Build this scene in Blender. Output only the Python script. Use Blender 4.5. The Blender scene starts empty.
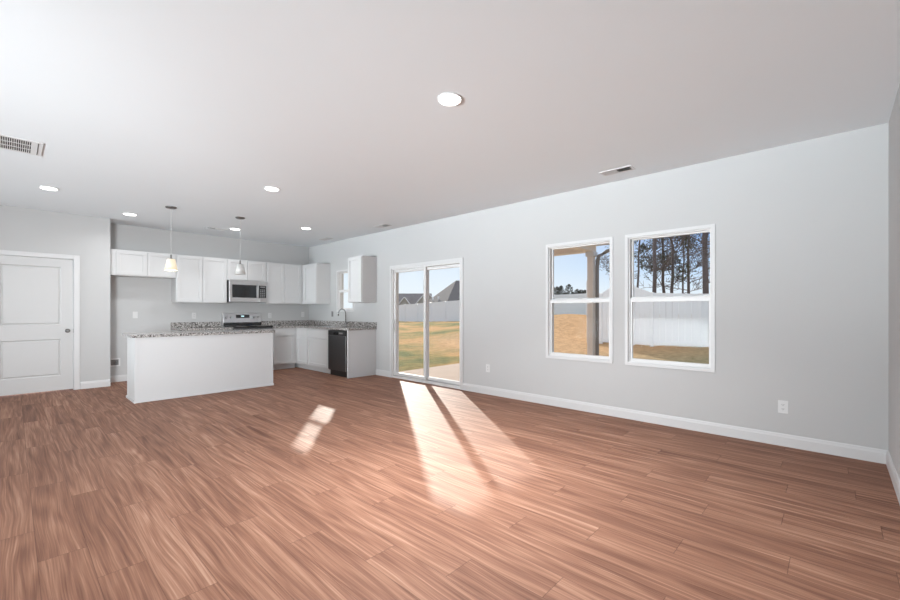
import bpy, math, random
from mathutils import Vector, noise
sc = bpy.context.scene
COL = sc.collection
R = math.radians

# ------------------------------------------------------------------ camera
cd = bpy.data.cameras.new('camera'); cam = bpy.data.objects.new('camera', cd); COL.objects.link(cam)
cam.location = (0, 0, 1.23); cam.rotation_euler = (R(90), 0, R(43.16 - 90))
cd.sensor_width = 36; cd.lens = 410.6 / 900 * 36; cd.shift_y = 11 / 900; cd.clip_start = 0.05; cd.clip_end = 600
sc.camera = cam
sc.view_settings.view_transform = 'Standard'; sc.view_settings.look = 'None'
sc.view_settings.gamma = 1; sc.view_settings.exposure = 0.0; sc.view_settings.use_curve_mapping = False
sc.cycles.use_denoising = True
sc.cycles.max_bounces = 14; sc.cycles.diffuse_bounces = 10; sc.cycles.glossy_bounces = 4; sc.cycles.transparent_max_bounces = 24
sc.cycles.sample_clamp_indirect = 4.0

# ------------------------------------------------------------------ world
SUN_H = Vector((0.605, 0.796)); SUN_T = 0.39          # towards the sun, tan(elevation)
sunv = Vector((SUN_H.x, SUN_H.y, SUN_T)).normalized()
W = bpy.data.worlds.new('sky'); sc.world = W; W.use_nodes = True
nt = W.node_tree; nt.nodes.clear()
def N(tree, t, **kw):
    n = tree.nodes.new(t)
    for k, v in kw.items(): setattr(n, k, v)
    return n
tc = N(nt, 'ShaderNodeTexCoord'); sep = N(nt, 'ShaderNodeSeparateXYZ')
nt.links.new(tc.outputs['Generated'], sep.inputs[0])
rmp = N(nt, 'ShaderNodeValToRGB'); nt.links.new(sep.outputs['Z'], rmp.inputs[0])
cr = rmp.color_ramp
cr.elements[0].position = 0.0; cr.elements[0].color = (0.84, 0.88, 0.91, 1)
cr.elements[1].position = 0.66; cr.elements[1].color = (0.95, 0.97, 1.0, 1)
for p_, c_ in ((0.04, (0.78, 0.86, 0.94, 1)), (0.10, (0.48, 0.66, 0.91, 1)), (0.16, (0.27, 0.46, 0.83, 1)), (0.28, (0.26, 0.46, 0.84, 1)), (0.42, (0.72, 0.80, 0.92, 1))):
    e = cr.elements.new(p_); e.color = c_
dot = N(nt, 'ShaderNodeVectorMath', operation='DOT_PRODUCT'); nt.links.new(tc.outputs['Generated'], dot.inputs[0]); dot.inputs[1].default_value = sunv
mr = N(nt, 'ShaderNodeMapRange'); nt.links.new(dot.outputs['Value'], mr.inputs[0])
mr.inputs[1].default_value = 0.72; mr.inputs[2].default_value = 1.0; mr.inputs[3].default_value = 0.0; mr.inputs[4].default_value = 0.9
mx = N(nt, 'ShaderNodeMixRGB'); nt.links.new(mr.outputs[0], mx.inputs[0]); nt.links.new(rmp.outputs[0], mx.inputs[1]); mx.inputs[2].default_value = (0.86, 0.92, 0.97, 1)
bg = N(nt, 'ShaderNodeBackground'); bg.inputs[1].default_value = 1.1; nt.links.new(mx.outputs[0], bg.inputs[0])
wo = N(nt, 'ShaderNodeOutputWorld'); nt.links.new(bg.outputs[0], wo.inputs[0])

# ------------------------------------------------------------------ sun
sd = bpy.data.lights.new('sun', 'SUN'); sd.energy = 4.9; sd.angle = R(0.9); sd.color = (1, 0.93, 0.84)
so = bpy.data.objects.new('sun', sd); COL.objects.link(so); so.location = (20, 26, 14)
so.rotation_euler = (-sunv).to_track_quat('-Z', 'Y').to_euler()

# ------------------------------------------------------------------ large area lights (added fill in the unseen west side of the room)
def area(name, loc, rot, sx, sy, power, color=(1, 1, 1)):
    l = bpy.data.lights.new(name, 'AREA'); l.shape = 'RECTANGLE'; l.size = sx; l.size_y = sy; l.energy = power; l.color = color
    o = bpy.data.objects.new(name, l); COL.objects.link(o); o.location = loc; o.rotation_euler = rot; return o
wl = area('front_wash_fill', (-7.0, 4.0, 0.5), (R(90 + 20), 0, R(-90)), 8.2, 0.9, 72, (0.86, 0.955, 1)); wl.data.spread = R(75)  # added fill tilted up, brightens ceiling and window wall
wb = area('low_wash_fill', (-7.0, 4.0, 0.4), (R(90 + 13), 0, R(-90)), 8.2, 0.8, 92, (0.86, 0.955, 1)); wb.data.spread = R(40)  # added flatter fill beam, reaches the far ceiling
rw = area('corner_wash_fill', (-5.5, 4.5, 0.5), (R(90 + 16), 0, R(-90 - 20)), 3.0, 1.0, 30, (0.86, 0.955, 1)); rw.data.spread = R(50)  # added fill turned towards the right end of the room
kf = area('kitchen_fill', (-1.6, 0.2, 1.3), (R(90), 0, math.atan2(8.9, 3.4) - R(90)), 1.2, 1.2, 47, (0.92, 0.97, 1)); kf.data.spread = R(58)  # added fill without a fixture, lifts the island, kitchen wall and door
DOWN_POWER = 5.5

# ------------------------------------------------------------------ materials
def S(r, g, b):
    f = lambda c: (c / 255 / 12.92) if c / 255 <= 0.04045 else ((c / 255 + 0.055) / 1.055) ** 2.4
    return (f(r), f(g), f(b), 1)
def mat(name, color, rough=0.5, metal=0.0, spec=0.5, noise_amt=0.0, nscale=20, bump=0.0, bscale=200, emit=None, estr=0):
    m = bpy.data.materials.new(name); m.use_nodes = True; t = m.node_tree; p = t.nodes['Principled BSDF']
    p.inputs['Base Color'].default_value = color; p.inputs['Roughness'].default_value = rough; p.inputs['Metallic'].default_value = metal
    p.inputs['Specular IOR Level'].default_value = spec
    if noise_amt or bump:
        c = N(t, 'ShaderNodeTexCoord')
    if noise_amt:
        n = N(t, 'ShaderNodeTexNoise'); n.inputs['Scale'].default_value = nscale; n.inputs['Detail'].default_value = 5
        t.links.new(c.outputs['Object'], n.inputs['Vector'])
        x = N(t, 'ShaderNodeMixRGB'); x.inputs[1].default_value = tuple(v * (1 - noise_amt) for v in color[:3]) + (1,); x.inputs[2].default_value = tuple(min(1, v * (1 + noise_amt)) for v in color[:3]) + (1,)
        t.links.new(n.outputs['Fac'], x.inputs[0]); t.links.new(x.outputs[0], p.inputs['Base Color'])
    if bump:
        n = N(t, 'ShaderNodeTexNoise'); n.inputs['Scale'].default_value = bscale; t.links.new(c.outputs['Object'], n.inputs['Vector'])
        b = N(t, 'ShaderNodeBump'); b.inputs['Strength'].default_value = bump; b.inputs['Distance'].default_value = 0.002
        t.links.new(n.outputs['Fac'], b.inputs['Height']); t.links.new(b.outputs[0], p.inputs['Normal'])
    if emit:
        p.inputs['Emission Color'].default_value = emit; p.inputs['Emission Strength'].default_value = estr
    return m
M = {}
M['wall'] = mat('wall_paint', (0.545, 0.547, 0.548, 1), 0.85, spec=0.2, noise_amt=0.015, nscale=3, bump=0.12, bscale=220)
M['ceiling'] = mat('ceiling_paint', (0.82, 0.855, 0.88, 1), 0.95, spec=0.1, noise_amt=0.01, nscale=2, bump=0.15, bscale=160)
M['trim'] = mat('white_trim_paint', (0.66, 0.66, 0.665, 1), 0.4, noise_amt=0.01)
M['door'] = mat('white_door_paint', (0.58, 0.58, 0.58, 1), 0.45, noise_amt=0.01)
M['vinyl'] = mat('white_vinyl', (0.74, 0.74, 0.74, 1), 0.35, noise_amt=0.01)
M['cab'] = mat('white_cabinet_paint', (0.64, 0.645, 0.65, 1), 0.4, noise_amt=0.01)
M['cabin'] = mat('cabinet_underside', (0.55, 0.54, 0.53, 1), 0.6, noise_amt=0.02)
M['steel'] = mat('stainless_steel', (0.62, 0.62, 0.63, 1), 0.28, metal=1.0, noise_amt=0.03, nscale=40)
M['darksteel'] = mat('dark_stainless_steel', (0.11, 0.11, 0.113, 1), 0.33, metal=0.8, noise_amt=0.04, nscale=40)
M['nickel'] = mat('brushed_nickel', (0.25, 0.245, 0.24, 1), 0.35, metal=1.0, noise_amt=0.03)
M['black'] = mat('black_glass', (0.012, 0.012, 0.013, 1), 0.08, noise_amt=0.05)
M['blackp'] = mat('black_plastic', (0.02, 0.02, 0.02, 1), 0.4, noise_amt=0.05)
M['grey'] = mat('grey_plastic', (0.22, 0.22, 0.22, 1), 0.5, noise_amt=0.05)
M['chrome'] = mat('chrome', (0.5, 0.5, 0.5, 1), 0.15, metal=1.0, noise_amt=0.02)
M['plate'] = mat('white_plastic', (0.70, 0.70, 0.70, 1), 0.35, noise_amt=0.01)
M['hole'] = mat('dark_recess', (0.03, 0.03, 0.03, 1), 0.8, noise_amt=0.05)
M['lens'] = mat('lit_lens', (0.9, 0.9, 0.9, 1), 0.5, noise_amt=0.01, emit=(1, 0.985, 0.96, 1), estr=6)
M['shade_lit'] = mat('lit_glass_shade', (0.45, 0.43, 0.38, 1), 0.3, noise_amt=0.02, emit=(1, 0.80, 0.50, 1), estr=0.62)
M['shade_off'] = mat('frosted_glass_shade', (0.56, 0.56, 0.55, 1), 0.3, noise_amt=0.01)
M['cord'] = mat('clear_cord', (0.6, 0.6, 0.59, 1), 0.3, noise_amt=0.01)
M['digits'] = mat('display_digits', (0.1, 0.3, 0.3, 1), 0.4, noise_amt=0.01, emit=(0.7, 0.95, 1, 1), estr=1.0)
M['concrete'] = mat('patio_concrete', S(186, 166, 152), 0.9, noise_amt=0.12, nscale=3, bump=0.3, bscale=60)
M['porch_tan'] = mat('tan_porch_cladding', (0.84, 0.77, 0.73, 1), 0.6, noise_amt=0.04, nscale=5)
M['porch_white'] = mat('white_porch_trim', (0.75, 0.75, 0.76, 1), 0.5, noise_amt=0.02)
M['bronze'] = mat('dark_bronze_metal', S(130, 124, 122), 0.4, noise_amt=0.05)
M['shingle'] = mat('grey_roof_shingles', S(134, 128, 128), 0.95, noise_amt=0.3, nscale=1.5)
M['shingle2'] = mat('dark_roof_shingles', S(112, 108, 108), 0.95, noise_amt=0.3, nscale=1.2)
M['siding'] = mat('house_siding', S(190, 186, 180), 0.8, noise_amt=0.05)
M['bark'] = mat('tree_bark', S(112, 102, 100), 0.95, noise_amt=0.3, nscale=6)
M['needles'] = mat('pine_needles', S(96, 98, 80), 0.9, noise_amt=0.3, nscale=2)
M['shrub'] = mat('distant_foliage', S(84, 84, 74), 0.95, noise_amt=0.4, nscale=1)
M['fence'] = mat('white_vinyl_fence', (0.88, 0.88, 0.89, 1), 0.45, noise_amt=0.01)

def glass_mat():
    m = bpy.data.materials.new('window_glass'); m.use_nodes = True; t = m.node_tree; t.nodes.clear()
    tr = N(t, 'ShaderNodeBsdfTransparent'); tr.inputs[0].default_value = (0.97, 0.98, 0.98, 1)
    g = N(t, 'ShaderNodeBsdfGlossy'); g.inputs['Roughness'].default_value = 0.02
    lw = N(t, 'ShaderNodeLayerWeight'); lw.inputs[0].default_value = 0.5
    pw = N(t, 'ShaderNodeMath', operation='POWER'); t.links.new(lw.outputs['Facing'], pw.inputs[0]); pw.inputs[1].default_value = 5
    fr = N(t, 'ShaderNodeMath', operation='MULTIPLY_ADD'); t.links.new(pw.outputs[0], fr.inputs[0]); fr.inputs[1].default_value = 0.5; fr.inputs[2].default_value = 0.004
    x = N(t, 'ShaderNodeMixShader'); o = N(t, 'ShaderNodeOutputMaterial')
    t.links.new(fr.outputs[0], x.inputs[0]); t.links.new(tr.outputs[0], x.inputs[1]); t.links.new(g.outputs[0], x.inputs[2]); t.links.new(x.outputs[0], o.inputs[0])
    return m
M['glass'] = glass_mat()

def ramp(t, els):
    r = N(t, 'ShaderNodeValToRGB'); c = r.color_ramp
    c.elements[0].position = els[0][0]; c.elements[0].color = els[0][1]
    c.elements[1].position = els[-1][0]; c.elements[1].color = els[-1][1]
    for p, col in els[1:-1]:
        e = c.elements.new(p); e.color = col
    return r

def granite():
    m = bpy.data.materials.new('speckled_granite'); m.use_nodes = True; t = m.node_tree; p = t.nodes['Principled BSDF']
    c = N(t, 'ShaderNodeTexCoord')
    n1 = N(t, 'ShaderNodeTexNoise'); n1.inputs['Scale'].default_value = 48; n1.inputs['Detail'].default_value = 4; n1.inputs['Roughness'].default_value = 0.6
    n2 = N(t, 'ShaderNodeTexNoise'); n2.inputs['Scale'].default_value = 120; n2.inputs['Detail'].default_value = 3
    for n in (n1, n2): t.links.new(c.outputs['Object'], n.inputs['Vector'])
    r1 = ramp(t, [(0.36, S(60, 56, 54)), (0.44, S(130, 126, 124)), (0.52, S(176, 172, 169)), (0.66, S(222, 220, 218))])
    r2 = ramp(t, [(0.38, S(80, 76, 74)), (0.45, (1, 1, 1, 1))])
    t.links.new(n1.outputs['Fac'], r1.inputs[0]); t.links.new(n2.outputs['Fac'], r2.inputs[0])
    x = N(t, 'ShaderNodeMixRGB', blend_type='MULTIPLY'); x.inputs[0].default_value = 0.9
    t.links.new(r1.outputs[0], x.inputs[1]); t.links.new(r2.outputs[0], x.inputs[2]); t.links.new(x.outputs[0], p.inputs['Base Color'])
    p.inputs['Roughness'].default_value = 0.12
    return m
M['granite'] = granite()

def floor_mat():
    m = bpy.data.materials.new('wood_plank_floor'); m.use_nodes = True; t = m.node_tree; p = t.nodes['Principled BSDF']
    L = t.links.new
    c = N(t, 'ShaderNodeTexCoord'); s = N(t, 'ShaderNodeSeparateXYZ'); L(c.outputs['Object'], s.inputs[0])
    def mt(op, a, b=None, cc=None):
        n = N(t, 'ShaderNodeMath', operation=op)
        for i, v in enumerate((a, b, cc)):
            if v is None: continue
            if isinstance(v, (int, float)): n.inputs[i].default_value = v
            else: L(v, n.inputs[i])
        return n.outputs[0]
    PW, PL = 0.184, 1.22
    u = mt('DIVIDE', mt('SUBTRACT', s.outputs['X'], 0.085), PW); row = mt('FLOOR', u); fu = mt('FRACT', u)
    wn = N(t, 'ShaderNodeTexWhiteNoise', noise_dimensions='1D'); L(row, wn.inputs['W'])
    v = mt('DIVIDE', mt('ADD', mt('SUBTRACT', s.outputs['Y'], 0.44), mt('ADD', mt('MULTIPLY', row, 0.393), mt('MULTIPLY', wn.outputs['Value'], 0.06))), PL); colm = mt('FLOOR', v); fv = mt('FRACT', v)
    cmb = N(t, 'ShaderNodeCombineXYZ'); L(row, cmb.inputs[0]); L(colm, cmb.inputs[1])
    wid = N(t, 'ShaderNodeTexWhiteNoise', noise_dimensions='2D'); L(cmb.outputs[0], wid.inputs['Vector'])
    pid = wid.outputs['Value']
    # grain coordinates: stretched along the plank, shifted per plank
    wv = N(t, 'ShaderNodeVectorMath', operation='MULTIPLY_ADD'); L(c.outputs['Object'], wv.inputs[0]); wv.inputs[1].default_value = (7.0, 1.1, 1); wq = N(t, 'ShaderNodeCombineXYZ'); L(mt('MULTIPLY', pid, 23.0), wq.inputs[0]); L(mt('MULTIPLY', pid, 7.0), wq.inputs[1]); L(wq.outputs[0], wv.inputs[2])
    wz = N(t, 'ShaderNodeTexNoise'); wz.inputs['Scale'].default_value = 1.0; wz.inputs['Detail'].default_value = 1.5; L(wv.outputs[0], wz.inputs['Vector'])
    warp = mt('MULTIPLY', mt('SUBTRACT', wz.outputs['Fac'], 0.5), 0.065)
    g = N(t, 'ShaderNodeCombineXYZ')
    L(mt('ADD', mt('ADD', s.outputs['X'], warp), mt('MULTIPLY', pid, 37.0)), g.inputs[0])
    L(mt('ADD', mt('MULTIPLY', s.outputs['Y'], 0.06), mt('MULTIPLY', pid, 11.0)), g.inputs[1])
    L(mt('MULTIPLY', pid, 5.0), g.inputs[2])
    def nz(scale, det, rough, dist, st=1.0):
        mp = N(t, 'ShaderNodeVectorMath', operation='MULTIPLY'); L(g.outputs[0], mp.inputs[0]); mp.inputs[1].default_value = (1, st, 1)
        n = N(t, 'ShaderNodeTexNoise'); n.inputs['Scale'].default_value = scale; n.inputs['Detail'].default_value = det
        n.inputs['Roughness'].default_value = rough; n.inputs['Distortion'].default_value = dist; L(mp.outputs[0], n.inputs['Vector']); return n.outputs['Fac']
    big = nz(9, 2, 0.5, 0.6)
    # cathedral rings
    rings = mt('SINE', mt('MULTIPLY', nz(6.0, 2, 0.4, 0.15), 70.0))
    rings = mt('MULTIPLY', mt('ADD', rings, 1.0), 0.5)
    fine = nz(170, 3, 0.6, 0.15, 0.22)
    mid = nz(42, 4, 0.6, 0.35, 0.4)
    val = mt('ADD', mt('MULTIPLY', big, 0.28), mt('MULTIPLY', rings, 0.07))
    val = mt('ADD', val, mt('MULTIPLY', mid, 0.32)); val = mt('ADD', val, mt('MULTIPLY', fine, 0.38))
    val = mt('ADD', val, mt('MULTIPLY', mt('SUBTRACT', pid, 0.5), 0.025))
    r = ramp(t, [(0.34, S(92, 61, 47)), (0.44, S(117, 81, 65)), (0.53, S(137, 98, 79)), (0.62, S(159, 120, 99)), (0.76, S(192, 155, 133))])
    L(val, r.inputs[0])
    # seams
    eu = mt('MINIMUM', fu, mt('SUBTRACT', 1.0, fu)); ev = mt('MINIMUM', fv, mt('SUBTRACT', 1.0, fv))
    su = mt('LESS_THAN', eu, 0.007); sv = mt('LESS_THAN', ev, 0.0014); seam = mt('MAXIMUM', su, sv)
    x = N(t, 'ShaderNodeMixRGB'); L(mt('MULTIPLY', seam, 0.55), x.inputs[0]); L(r.outputs[0], x.inputs[1]); x.inputs[2].default_value = S(70, 46, 36)
    L(x.outputs[0], p.inputs['Base Color'])
    L(mt('ADD', mt('MULTIPLY', fine, 0.12), 0.54), p.inputs['Roughness'])
    p.inputs['Specular IOR Level'].default_value = 0.22
    b = N(t, 'ShaderNodeBump'); b.inputs['Strength'].default_value = 0.35; b.inputs['Distance'].default_value = 0.002
    L(mt('SUBTRACT', mt('ADD', mt('MULTIPLY', rings, 0.3), fine), mt('MULTIPLY', seam, 1.0)), b.inputs['Height']); L(b.outputs[0], p.inputs['Normal'])
    return m
M['floor'] = floor_mat()

def grass_mat():
    m = bpy.data.materials.new('dry_winter_grass'); m.use_nodes = True; t = m.node_tree; p = t.nodes['Principled BSDF']; L = t.links.new
    c = N(t, 'ShaderNodeTexCoord')
    a = N(t, 'ShaderNodeTexNoise'); a.inputs['Scale'].default_value = 0.30; a.inputs['Detail'].default_value = 6; a.inputs['Roughness'].default_value = 0.62
    b = N(t, 'ShaderNodeTexNoise'); b.inputs['Scale'].default_value = 5.0; b.inputs['Detail'].default_value = 8; b.inputs['Roughness'].default_value = 0.75
    for n in (a, b): L(c.outputs['Object'], n.inputs['Vector'])
    r = ramp(t, [(0.38, S(122, 124, 80)), (0.47, S(160, 142, 92)), (0.55, S(196, 156, 104)), (0.7, S(208, 160, 112))]); L(a.outputs['Fac'], r.inputs[0])
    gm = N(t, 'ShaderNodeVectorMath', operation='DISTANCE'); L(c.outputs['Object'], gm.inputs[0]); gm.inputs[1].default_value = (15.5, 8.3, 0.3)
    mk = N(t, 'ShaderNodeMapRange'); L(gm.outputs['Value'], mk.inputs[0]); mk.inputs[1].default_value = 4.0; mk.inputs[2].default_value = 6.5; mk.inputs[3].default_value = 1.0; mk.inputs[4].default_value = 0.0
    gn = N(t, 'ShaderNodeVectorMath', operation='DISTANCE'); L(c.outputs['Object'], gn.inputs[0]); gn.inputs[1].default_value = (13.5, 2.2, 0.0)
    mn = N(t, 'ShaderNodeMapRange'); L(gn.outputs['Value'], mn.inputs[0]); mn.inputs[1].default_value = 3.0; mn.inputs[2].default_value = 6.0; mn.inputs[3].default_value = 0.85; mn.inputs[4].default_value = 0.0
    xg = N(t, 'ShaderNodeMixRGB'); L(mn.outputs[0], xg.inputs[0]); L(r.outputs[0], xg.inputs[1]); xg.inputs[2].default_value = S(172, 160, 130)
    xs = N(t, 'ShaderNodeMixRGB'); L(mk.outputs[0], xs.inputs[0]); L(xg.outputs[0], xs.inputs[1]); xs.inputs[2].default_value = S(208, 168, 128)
    r = xs
    k = ramp(t, [(0.3, (0.55, 0.55, 0.5, 1)), (0.6, (1, 1, 1, 1))]); L(b.outputs['Fac'], k.inputs[0])
    x = N(t, 'ShaderNodeMixRGB', blend_type='MULTIPLY'); x.inputs[0].default_value = 1; L(r.outputs[0], x.inputs[1]); L(k.outputs[0], x.inputs[2]); L(x.outputs[0], p.inputs['Base Color'])
    p.inputs['Roughness'].default_value = 0.95; p.inputs['Specular IOR Level'].default_value = 0.1
    bm_ = N(t, 'ShaderNodeBump'); bm_.inputs['Strength'].default_value = 1.0; bm_.inputs['Distance'].default_value = 0.06; L(b.outputs['Fac'], bm_.inputs['Height']); L(bm_.outputs[0], p.inputs['Normal'])
    return m
M['grass'] = grass_mat()

# ------------------------------------------------------------------ mesh helpers
class MB:
    def __init__(s): s.v = []; s.f = []; s.sm = []
    def poly(s, pts, faces, smooth=False):
        o = len(s.v); s.v += [tuple(p) for p in pts]
        for f in faces: s.f.append([o + i for i in f]); s.sm.append(smooth)
        return s
    def box(s, x0, x1, y0, y1, z0, z1):
        x0, x1 = min(x0, x1), max(x0, x1); y0, y1 = min(y0, y1), max(y0, y1); z0, z1 = min(z0, z1), max(z0, z1)
        p = [(x0, y0, z0), (x1, y0, z0), (x1, y1, z0), (x0, y1, z0), (x0, y0, z1), (x1, y0, z1), (x1, y1, z1), (x0, y1, z1)]
        return s.poly(p, [(3, 2, 1, 0), (4, 5, 6, 7), (0, 1, 5, 4), (1, 2, 6, 5), (2, 3, 7, 6), (3, 0, 4, 7)])
    def tube(s, pts, rads, n=8, smooth=True, caps=True):
        pts = [Vector(p) for p in pts]
        if not isinstance(rads, (list, tuple)): rads = [rads] * len(pts)
        o = len(s.v); ref = None
        for i, p in enumerate(pts):
            d = (pts[min(i + 1, len(pts) - 1)] - pts[max(i - 1, 0)]).normalized()
            if ref is None:
                ref = d.cross(Vector((0, 0, 1)));
                if ref.length < 0.05: ref = d.cross(Vector((1, 0, 0)))
                ref.normalize()
            ref = (ref - d * ref.dot(d)).normalized(); b = d.cross(ref)
            for k in range(n):
                a = 2 * math.pi * k / n; s.v.append(tuple(p + (ref * math.cos(a) + b * math.sin(a)) * rads[i]))
        for i in range(len(pts) - 1):
            for k in range(n):
                s.f.append([o + i * n + k, o + i * n + (k + 1) % n, o + (i + 1) * n + (k + 1) % n, o + (i + 1) * n + k]); s.sm.append(smooth)
        if caps:
            s.f.append([o + k for k in range(n)][::-1]); s.sm.append(False)
            s.f.append([o + (len(pts) - 1) * n + k for k in range(n)]); s.sm.append(False)
        return s
    def lathe(s, c, prof, n=28, axis='z', smooth=True):
        # prof: (radius, height) from c along axis, closed with caps
        o = len(s.v)
        for r, h in prof:
            for k in range(n):
                a = 2 * math.pi * k / n; q = (r * math.cos(a), r * math.sin(a), h)
                if axis == 'z': q = (q[0], q[1], q[2])
                elif axis == '-y': q = (q[0], -q[2], q[1])
                elif axis == '-x': q = (-q[2], -q[0], q[1])
                s.v.append((c[0] + q[0], c[1] + q[1], c[2] + q[2]))
        for i in range(len(prof) - 1):
            for k in range(n):
                s.f.append([o + i * n + k, o + i * n + (k + 1) % n, o + (i + 1) * n + (k + 1) % n, o + (i + 1) * n + k]); s.sm.append(smooth)
        s.f.append([o + k for k in range(n)][::-1]); s.sm.append(False)
        s.f.append([o + (len(prof) - 1) * n + k for k in range(n)]); s.sm.append(False)
        return s
    def build(s, name, material, parent=None, bevel=0, loc=None):
        org = Vector((0, 0, 0))
        if parent is not None: org = Vector(WL[parent.name])
        elif loc is not None: org = Vector(loc)
        me = bpy.data.meshes.new(name); me.from_pydata([(a - org.x, b - org.y, c - org.z) for a, b, c in s.v], [], s.f); me.update()
        for p_, q in zip(me.polygons, s.sm): p_.use_smooth = q
        me.materials.append(M[material]); o = bpy.data.objects.new(name, me); COL.objects.link(o)
        if parent is not None: o.parent = parent
        else: o.location = org
        WL[o.name] = tuple(org)
        if bevel:
            b = o.modifiers.new('bevel', 'BEVEL'); b.width = bevel; b.segments = 2; b.limit_method = 'ANGLE'
        return o
WL = {}
def tag(o, label, cat, group=None):
    o['label'] = label; o['category'] = cat
    if group: o['group'] = group
    return o
def thing(name, loc, label, cat, group=None):
    o = bpy.data.objects.new(name, None); COL.objects.link(o); o.location = loc; o.empty_display_size = 0.1; WL[o.name] = tuple(loc)
    return tag(o, label, cat, group)
def struct(o): o['kind'] = 'structure'; return o
def sthing(name, loc):
    o = bpy.data.objects.new(name, None); COL.objects.link(o); o.location = loc; o.empty_display_size = 0.1; WL[o.name] = tuple(loc); o['kind'] = 'structure'; return o
def sbox(name, mt, *bx): m = MB(); [m.box(*b) for b in bx]; return struct(m.build(name, mt))
def dup(root, loc, label=None, group=None):
    r = root.copy(); COL.objects.link(r); r.location = loc
    if label: r['label'] = label
    if group: r['group'] = group
    for ch in list(root.children):
        c = ch.copy(); COL.objects.link(c); c.parent = r
        for g in list(ch.children):
            d = g.copy(); COL.objects.link(d); d.parent = c
    return r
class Fr:
    """local frame: a along ux, b up, c outwards along n, origin org"""
    def __init__(s, org, ux, n): s.o = Vector(org); s.u = Vector(ux); s.n = Vector(n)
    def p(s, a, b, c): return s.o + s.u * a + Vector((0, 0, b)) + s.n * c
    def box(s, m, a0, a1, b0, b1, c0, c1):
        p, q = s.p(a0, b0, c0), s.p(a1, b1, c1); m.box(p.x, q.x, p.y, q.y, p.z, q.z); return m
def ring(fr, m, a0, a1, b0, b1, c0, c1, w):
    fr.box(m, a0, a1, b0, b0 + w, c0, c1); fr.box(m, a0, a1, b1 - w, b1, c0, c1)
    fr.box(m, a0, a0 + w, b0 + w, b1 - w, c0, c1); fr.box(m, a1 - w, a1, b0 + w, b1 - w, c0, c1); return m

# ------------------------------------------------------------------ room shell
XW, YD, YK, YN, XL, H, T = 4.81, 8.66, 9.10, -0.313, -7.3, 2.74, 0.14
sbox('floor', 'floor', (XL, XW + T, YN - T, YK + T, -0.12, 0))
sbox('ceiling', 'ceiling', (XL - T, XW + T, YN - T, YK + T, H, H + 0.12))
OPEN = [(0.90, 1.73, 0.64, 2.075), (1.92, 2.75, 0.64, 2.075), (4.27, 5.99, 0.0, 2.02), (7.245, 7.84, 1.24, 2.075)]   # y0 y1 z0 z1
m = MB(); y = YN - T
for y0, y1, z0, z1 in OPEN:
    m.box(XW, XW + T, y, y0, 0, H)
    if z0 > 0: m.box(XW, XW + T, y0, y1, 0, z0)
    m.box(XW, XW + T, y0, y1, z1, H); y = y1
m.box(XW, XW + T, y, YK + T, 0, H); struct(m.build('wall_right', 'wall'))
sbox('wall_near', 'wall', (XL - T, XW, YN - T, YN, 0, H))
sbox('wall_left', 'wall', (XL - T, XL, YN, YD + T, 0, H))
DX0, DX1, DZ = -0.275, 0.668, 2.045
m = MB(); m.box(XL, DX0, YD, YD + T, 0, H); m.box(DX1, 1.10, YD, YD + T, 0, H); m.box(DX0, DX1, YD, YD + T, DZ, H)
m.box(1.10 - T, 1.10, YD + T, YK, 0, H); struct(m.build('wall_door', 'wall'))
sbox('wall_back', 'wall', (1.10 - T, XW, YK, YK + T, 0, H))
def baseboard(name, fr, length):
    m = MB(); h = 0.112
    prof = [(0, 0), (0.014, 0), (0.014, h - 0.03), (0.011, h - 0.022), (0.008, h - 0.006), (0.004, h), (0, h)]
    pts = [fr.p(0, b, c) for c, b in prof] + [fr.p(length, b, c) for c, b in prof]; k = len(prof)
    fs = [(i, (i + 1) % k, (i + 1) % k + k, i + k) for i in range(k)] + [tuple(range(k))[::-1], tuple(range(k, 2 * k))]
    m.poly(pts, fs); return struct(m.build(name, 'trim'))
baseboard('baseboard_right', Fr((XW, YN, 0), (0, 1, 0), (-1, 0, 0)), 4.23 - YN)
baseboard('baseboard_right_far', Fr((XW, 6.03, 0), (0, 1, 0), (-1, 0, 0)), 6.468 - 6.03)
baseboard('baseboard_near', Fr((XL, YN, 0), (1, 0, 0), (0, 1, 0)), XW - 0.014 - XL)
baseboard('baseboard_door', Fr((0.735, YD, 0), (1, 0, 0), (0, -1, 0)), 1.10 - 0.735)
baseboard('baseboard_back', Fr((1.10, YK, 0), (1, 0, 0), (0, -1, 0)), 2.04 - 1.10)

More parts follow.
